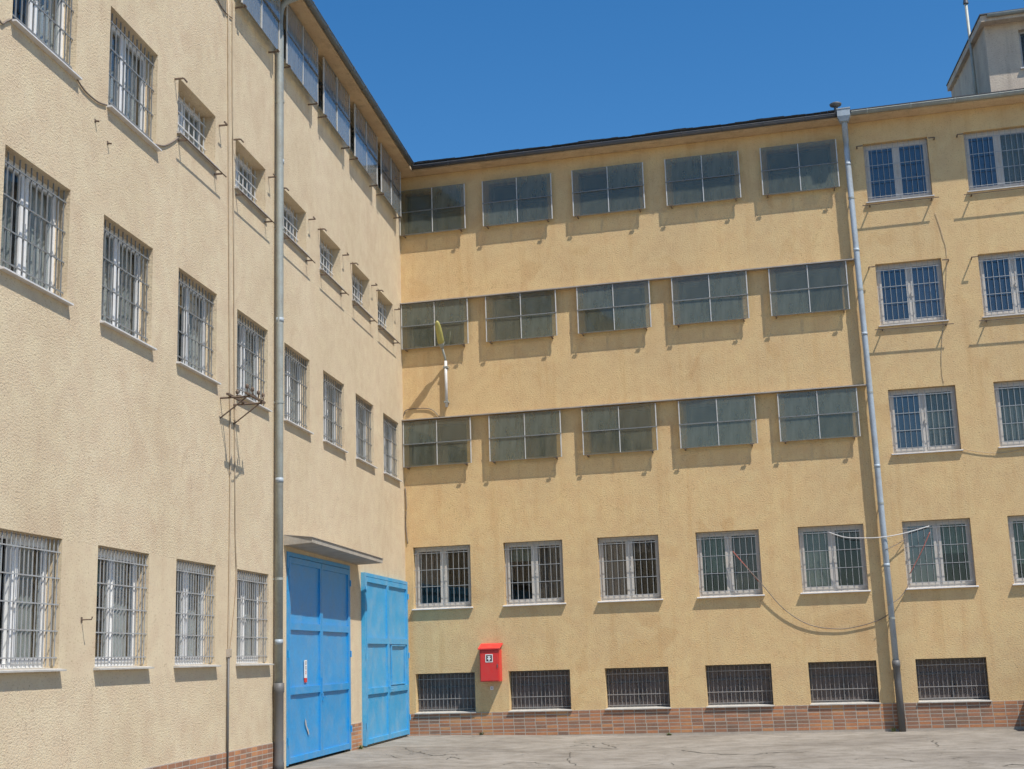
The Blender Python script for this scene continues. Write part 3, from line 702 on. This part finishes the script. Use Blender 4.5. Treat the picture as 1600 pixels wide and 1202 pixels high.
MB().box(hx-.15, hx+.15, -.412, -.18, 13.462, 13.485).build('hopper_rim', 'zinc', dp)
for z in (2.2, 4.6, 7.0, 9.3, 11.4):
    MB().tube([P(z-.02), P(z+.02)], .071, 14).box(P(z)[0]-.012, P(z)[0]+.012, .06, .139, z+.085, z+.115).build('pipe_clip', 'zinc_old', dp)
for z in (3.3, 5.4, 8.3, 10.2, 12.2): MB().tube([P(z-.035), P(z+.035)], .0675, 14).build('pipe_joint', 'zinc', dp, smooth=True)

dl = Vector((.1036705, -.9946117, 0)); nl = Vector((.9946117, .1036705, 0))
def LP(s, off, z): return dl*s + nl*off + Vector((0, 0, z))
d2 = empty('downpipe', LP(9.53, .10, 0), AL); tag(d2, 'weathered grey-green downpipe beside the blue gates', 'downpipe')
MB().tube([(0,0,1.25), (0,0,6), (-.02,0,12.4), (-.025,0,12.88), (-.03,-.03,12.98), (-.03,-.12,13.06), (-.03,-.30,13.12), (-.03,-.36,13.16), (-.03,-.37,13.24)], .062, 14).build('pipe', 'zinc_old', d2, smooth=True)
MB().tube([(0,0,-.02), (0,0,.12), (0,0,.16), (0,0,1.2), (0,0,1.22), (0,0,1.36)], [.085,.085,.075,.075,.086,.086], 14).build('iron_foot', 'iron', d2, smooth=True)
for z in (3.0, 5.9, 8.9, 11.2): MB().tube([(0,0,z-.02), (0,0,z+.02)], .069, 14).box(-.012, .012, .06, .099, z-.015, z+.015).build('pipe_clip', 'zinc_old', d2)
for z in (2.0, 4.6, 7.3, 10.1): MB().tube([(0,0,z-.04), (0,0,z+.04)], .066, 14).build('pipe_joint', 'zinc', d2, smooth=True)

# ================================================================== wall lamp
lp = empty('wall_lamp', (1.10, 0, 7.43)); tag(lp, 'street lamp with yellowed cover on a white pole fixed to the back wall', 'lamp')
MB().tube([(0,-.075,0), (0,-.075,1.1)], .036, 10).build('pole', 'bar_white', lp, smooth=True)
MB().tube([(0,-.075,1.08), (-.005,-.10,1.17), (-.02,-.28,1.40)], .026, 10).build('arm', 'zinc_old', lp, smooth=True)
for z in (.12, .95): MB().box(-.05, .05, -.115, -.001, z-.02, z+.02).build('bracket', 'zinc_old', lp)
ax = Vector((-.0, -.36, .56)).normalized(); b0 = Vector((-.02, -.26, 1.38)); up = Vector((0, -ax.z, ax.y))*-1
sd = Vector((1, 0, 0))
def head(prof, mat, name):
    m = MB(); n = 14
    for t, wd, ht, dn in prof:
        c = b0+ax*t
        for j in range(n):
            a = 2*math.pi*j/n; h = ht if math.sin(a) > 0 else dn
            m.v.append(tuple(c + sd*wd*math.cos(a) + up*h*math.sin(a)))
    for i_ in range(len(prof)-1):
        for j in range(n): m.f.append((i_*n+j, i_*n+(j+1) % n, (i_+1)*n+(j+1) % n, (i_+1)*n+j))
    m.f.append(tuple(reversed(range(n)))); m.f.append(tuple((len(prof)-1)*n+j for j in range(n)))
    m.build(name, mat, lp, smooth=True)
head([(-.02,.035,.035,.03), (.06,.06,.05,.04), (.14,.085,.065,.05)], 'zinc_old', 'lamp_neck')
head([(.12,.082,.062,.052), (.2,.08,.055,.06), (.36,.08,.05,.062), (.54,.068,.045,.052), (.63,.048,.03,.035), (.67,.02,.015,.015)], 'lamp', 'lamp_cover')

# ================================================================== red hydrant cabinet
hb = empty('hydrant_cabinet', (1.78, 0, 1.14)); tag(hb, 'red sheet-metal fire hose cabinet with white symbol on back wall', 'cabinet')
MB().box(.01, .455, -.235, -.001, 0, .70).build('body', 'red', hb)
MB().box(.03, .435, -.250, -.236, .02, .68).build('door', 'red', hb)
MB().hexa([(-.02,-.275,.70),(.485,-.275,.70),(.485,-.001,.80),(-.02,-.001,.80),(-.02,-.275,.725),(.485,-.275,.725),(.485,-.001,.835),(-.02,-.001,.835)]).build('lid', 'red', hb)
m = MB(); ring(m, .145, .315, .42, .595, .018, -.254, -.251); m.build('symbol_frame', 'white', hb)
MB().box(.165, .295, -.2525, -.2508, .44, .575).build('symbol_ground', 'black', hb)
m = MB(); m.box(.212, .248, -.255, -.2526, .455, .555).box(.195, .265, -.2552, -.2527, .54, .557).box(.19, .212, -.2549, -.2526, .485, .515).box(.248, .27, -.2549, -.2526, .485, .515).build('symbol', 'white', hb)
MB().box(.41, .425, -.262, -.2505, .3, .38).build('lock', 'iron', hb)
np_ = MB().box(1.955, 2.025, -.012, -.001, .955, 1.03).build('notice_plate', 'white'); tag(np_, 'tiny white notice plate on the wall below the red cabinet', 'notice')
MB().box(1.983, 1.997, -.0135, -.0122, .972, 1.012).build('notice_mark', 'black', np_)

# ================================================================== cables, ropes and iron fittings
def wire(name, pts, r, mat, label, cat='cable', n=6):
    P_ = smoothline(pts, n) if len(pts) > 2 else [Vector(p) for p in pts]
    base = Vector(P_[0]); m = MB(); m.tube([p-base for p in P_], r, 6)
    o = m.build(name, mat, None, base, smooth=True); tag(o, label, cat); return o
B_ = lambda x, z, off=.02: (x, -off, z)
L_ = lambda s, z, off=.015: tuple(LP(s, off, z))
wire('hanging_cable', [B_(7.50,3.74,-.02), B_(7.76,3.42,.05), B_(8.07,3.04,.08), B_(8.51,2.48,.06), B_(9.02,2.13,.04), B_(9.61,2.02,.03), B_(10.07,2.07,.03), B_(10.46,2.18,.04), B_(10.68,2.3,.06)], .010, 'cable', 'brown cable sagging from a barred window to the zinc downpipe')
wire('hanging_cable', [B_(7.50,3.76,.02), B_(7.78,3.40,.05), B_(8.02,3.08,.07)], .011, 'cable_red', 'short reddish cable hanging across the fourth ground-floor window')
wire('clothes_line', [B_(9.56,4.06,.02), B_(9.89,3.93,.12), B_(10.22,3.89,.2), B_(10.61,3.88,.24), B_(11.07,3.94,.15), B_(11.63,4.08,.02)], .011, 'rope', 'white line slung between two windows across the zinc downpipe', 'rope')
wire('hanging_cable', [B_(11.15,3.10,.03), B_(11.43,3.56,.05), B_(11.63,3.95,.03)], .010, 'cable_red', 'reddish cord slanting across the barred window right of zinc downpipe', 'cord')
wire('hanging_cable', [B_(10.66,2.47,.21), B_(10.90,2.61,.1), B_(11.11,2.87,.03)], .009, 'cable', 'thin wire from zinc downpipe up to the next window sill', 'wire')
wire('hanging_cable', [B_(10.70,3.62,.21), B_(10.97,3.74,.1), B_(11.12,3.84,.02)], .008, 'cable', 'thin wire from zinc downpipe to the upper window corner', 'wire')
wire('hanging_cable', [B_(.02,7.31), B_(.12,7.45), B_(.66,7.43), B_(.89,7.23)], .011, 'cable', 'dark cable looping above the lowest tin ledge near corner')
wire('hanging_cable', [B_(.03,5.61), B_(.05,5.19), B_(.03,4.75), B_(.07,4.30)], .012, 'cable', 'dark cable running down the inner corner')
wire('hanging_cable', [B_(12.46,5.66), B_(12.78,5.58), B_(13.2,5.53), B_(13.8,5.6)], .006, 'cable_wall', 'thin cable drooping between two barred windows, right of downpipe')
wire('hanging_cable', [B_(12.36,10.9,.01), B_(12.46,10.4,.01), B_(12.50,9.76,.01), B_(12.2,7.7,.01), B_(12.2,7.1,.01)], .005, 'cable_wall', 'overpainted cable running down between right-hand barred windows')
wire('hanging_cable', [L_(18.7,8.40), L_(18.54,8.31), L_(18.44,8.38), L_(18.34,8.45)], .011, 'cable', 'cable end left of the uppermost left window sill')
wire('hanging_cable', [L_(16.85,8.45), L_(16.63,8.38), L_(16.29,8.38), L_(16.03,8.44)], .011, 'cable', 'cable sagging between the two tall uppermost left windows')
wire('hanging_cable', [L_(14.58,8.49), L_(14.26,8.59), L_(13.94,8.78), L_(13.74,8.93)], .011, 'cable', 'cable rising from a tall window to the first small window')
wire('hanging_cable', [L_(12.5,11.95), L_(12.36,11.72), L_(12.03,11.66), L_(11.7,11.71)], .009, 'cable', 'thin cable slung below the left glass screens')
wire('wall_cable', [L_(11.69,12.1), L_(11.65,10.42), L_(11.52,7.84), L_(11.36,3.9), L_(11.28,2.91), L_(11.42,2.2), L_(11.55,1.75)], .010, 'cable_wall', 'overpainted cable down the left wall nearer the gates')
wire('wall_cable', [L_(11.89,11.93), L_(11.77,8.79), L_(11.60,4.84), L_(11.58,3.51), L_(11.60,1.72)], .014, 'cable_wall', 'thicker overpainted cable down the left wall nearer the camera')
wire('conduit', [L_(11.63,1.78,.03), L_(11.63,.02,.03)], .017, 'iron', 'grey protective conduit at the foot of the left wall', 'conduit')
jb = MB().box(-.05, .05, -.05, 0, -.06, .06).build('junction_box', 'mortar', None, LP(11.6, .001, 1.83), rot=(0, 0, AL)); tag(jb, 'small beige junction box above the conduit', 'box')
MB().box(-.035, .035, -.056, -.0505, -.045, .045).build('cover', 'cable_wall', jb)
hk = MB().tube([(0,-.001,0), (0,-.12,.0), (.0,-.13,.03)], .008, 6).build('wall_hook', 'rust', None, LP(16.25, 0, 2.2), rot=(0, 0, AL)); tag(hk, 'small rusty hook between the ground-floor left windows', 'hook')
MB().box(-.02, .02, -.005, -.0005, -.03, .03).build('hook_plate', 'rust', hk)
for s, z, t in ((16.3, 8.13, 'rusty wall anchor left of the two stub anchors'), (15.95, 7.98, 'rusty wall anchor nearer the second tall window')):
    a = MB().tube([(0,0,0), (.01,-.05,-.01)], .012, 6).build('wall_anchor', 'rust', None, LP(s, .0, z), rot=(0, 0, AL)); tag(a, t, 'anchor')
    MB().box(-.018, .018, -.006, -.0005, -.022, .022).build('anchor_plate', 'rust', a)
# old rusty line bracket below the third window from the left
br = empty('line_bracket', LP(11.72, 0, 5.52), AL); tag(br, 'rusty iron overhead-line bracket with insulator rods under left window', 'bracket')
for x in (-.28, .28):
    MB().tube([(x,-.001,0), (x,-.46,.0)], .016, 6).build('arm', 'rust', br)
    MB().tube([(x,-.002,-.30), (x,-.40,-.01)], .011, 6).build('strut', 'rust', br)
for y_ in (-.16, -.44): MB().box(-.42, .42, y_-.018, y_+.018, .017, .045).build('crossbar', 'rust', br)
for x, y_ in ((-.36, -.44), (-.12, -.44), (.14, -.44), (.36, -.44), (.0, -.16)):
    MB().tube([(x,y_,.046), (x,y_,.10), (x,y_,.11), (x,y_,.15), (x,y_,.17)], [.008,.008,.024,.026,.012], 8).build('insulator', 'rust', br, smooth=True)
MB().tube(smoothline([(-.36,-.46,.12), (-.2,-.52,.0), (.1,-.49,.03), (.36,-.46,.12)]), .007, 6).build('loose_wire', 'cable', br)

# ================================================================== unseen container out of frame right, added to cast the plinth shadow
wc = empty('shadow_container', (13.53, -1.05, -.095)); tag(wc, 'unseen green container added to cast a shadow on the plinth', 'container')
MB().hexa([(.06,.06,.16),(1.24,.06,.16),(1.24,.74,.16),(.06,.74,.16),(0,0,1.18),(1.3,0,1.18),(1.3,.8,1.18),(0,.8,1.18)]).build('body', 'bin', wc)
MB().hexa([(-.03,-.03,1.185),(1.33,-.03,1.185),(1.33,.81,1.185),(-.03,.81,1.185),(.02,.05,1.30),(1.28,.05,1.30),(1.28,.8,1.38),(.02,.8,1.38)]).build('lid', 'bin', wc)
for x in (.15, 1.15):
    for y_ in (.14, .66): MB().tube([(x-.025,y_,.085), (x+.025,y_,.085)], .085, 12).box(x-.03, x+.03, y_-.03, y_+.03, .1, .165).build('wheel', 'iron', wc)
MB().tube([(.1,-.06,1.0), (1.2,-.06,1.0)], .016, 8).box(.1, .13, -.06, .03, .99, 1.01).box(1.17, 1.2, -.06, .03, .99, 1.01).build('handle', 'iron', wc)

# ================================================================== weeds at the foot of the walls
MT['weed'] = paint('weed_leaf', (.12, .15, .05), (.20, .17, .07), .5, .8, scale=30, bump=0)
def weed(x, y, label, seed, h=.12):
    rd = random.Random(seed); m = MB()
    for k in range(26):
        a = rd.uniform(0, 6.28); r_ = rd.uniform(.02, .10); hh = h*rd.uniform(.4, 1.1); bx_, by_ = rd.uniform(-.04, .04), rd.uniform(-.03, .03)
        wx, wy = -math.sin(a)*.006, math.cos(a)*.006; mx, my = bx_+math.cos(a)*r_*.5, by_+math.sin(a)*r_*.5; tx, ty = bx_+math.cos(a)*r_, by_+math.sin(a)*r_
        k0 = len(m.v); m.v += [(bx_-wx,by_-wy,0),(bx_+wx,by_+wy,0),(mx+wx*1.4,my+wy*1.4,hh*.7),(mx-wx*1.4,my-wy*1.4,hh*.7),(tx,ty,hh)]
        m.f += [(k0,k0+1,k0+2,k0+3),(k0+3,k0+2,k0+4)]
    o = m.build('weed', 'weed', None, (x, y, ground_z(x)-.005)); tag(o, label, 'weed', 'weeds at the wall foot')
weed(10.56, -.12, 'small dry weed tuft at the foot of the zinc downpipe', 1, .10)
weed(5.9, -.06, 'low weed tuft under the third basement window sill', 2, .07)
weed(1.72, -.07, 'low weed tuft below the red cabinet', 3, .07)
p_ = LP(4.45, .08, 0); weed(p_.x, p_.y, 'small weed tuft between the two blue gates', 4, .09)
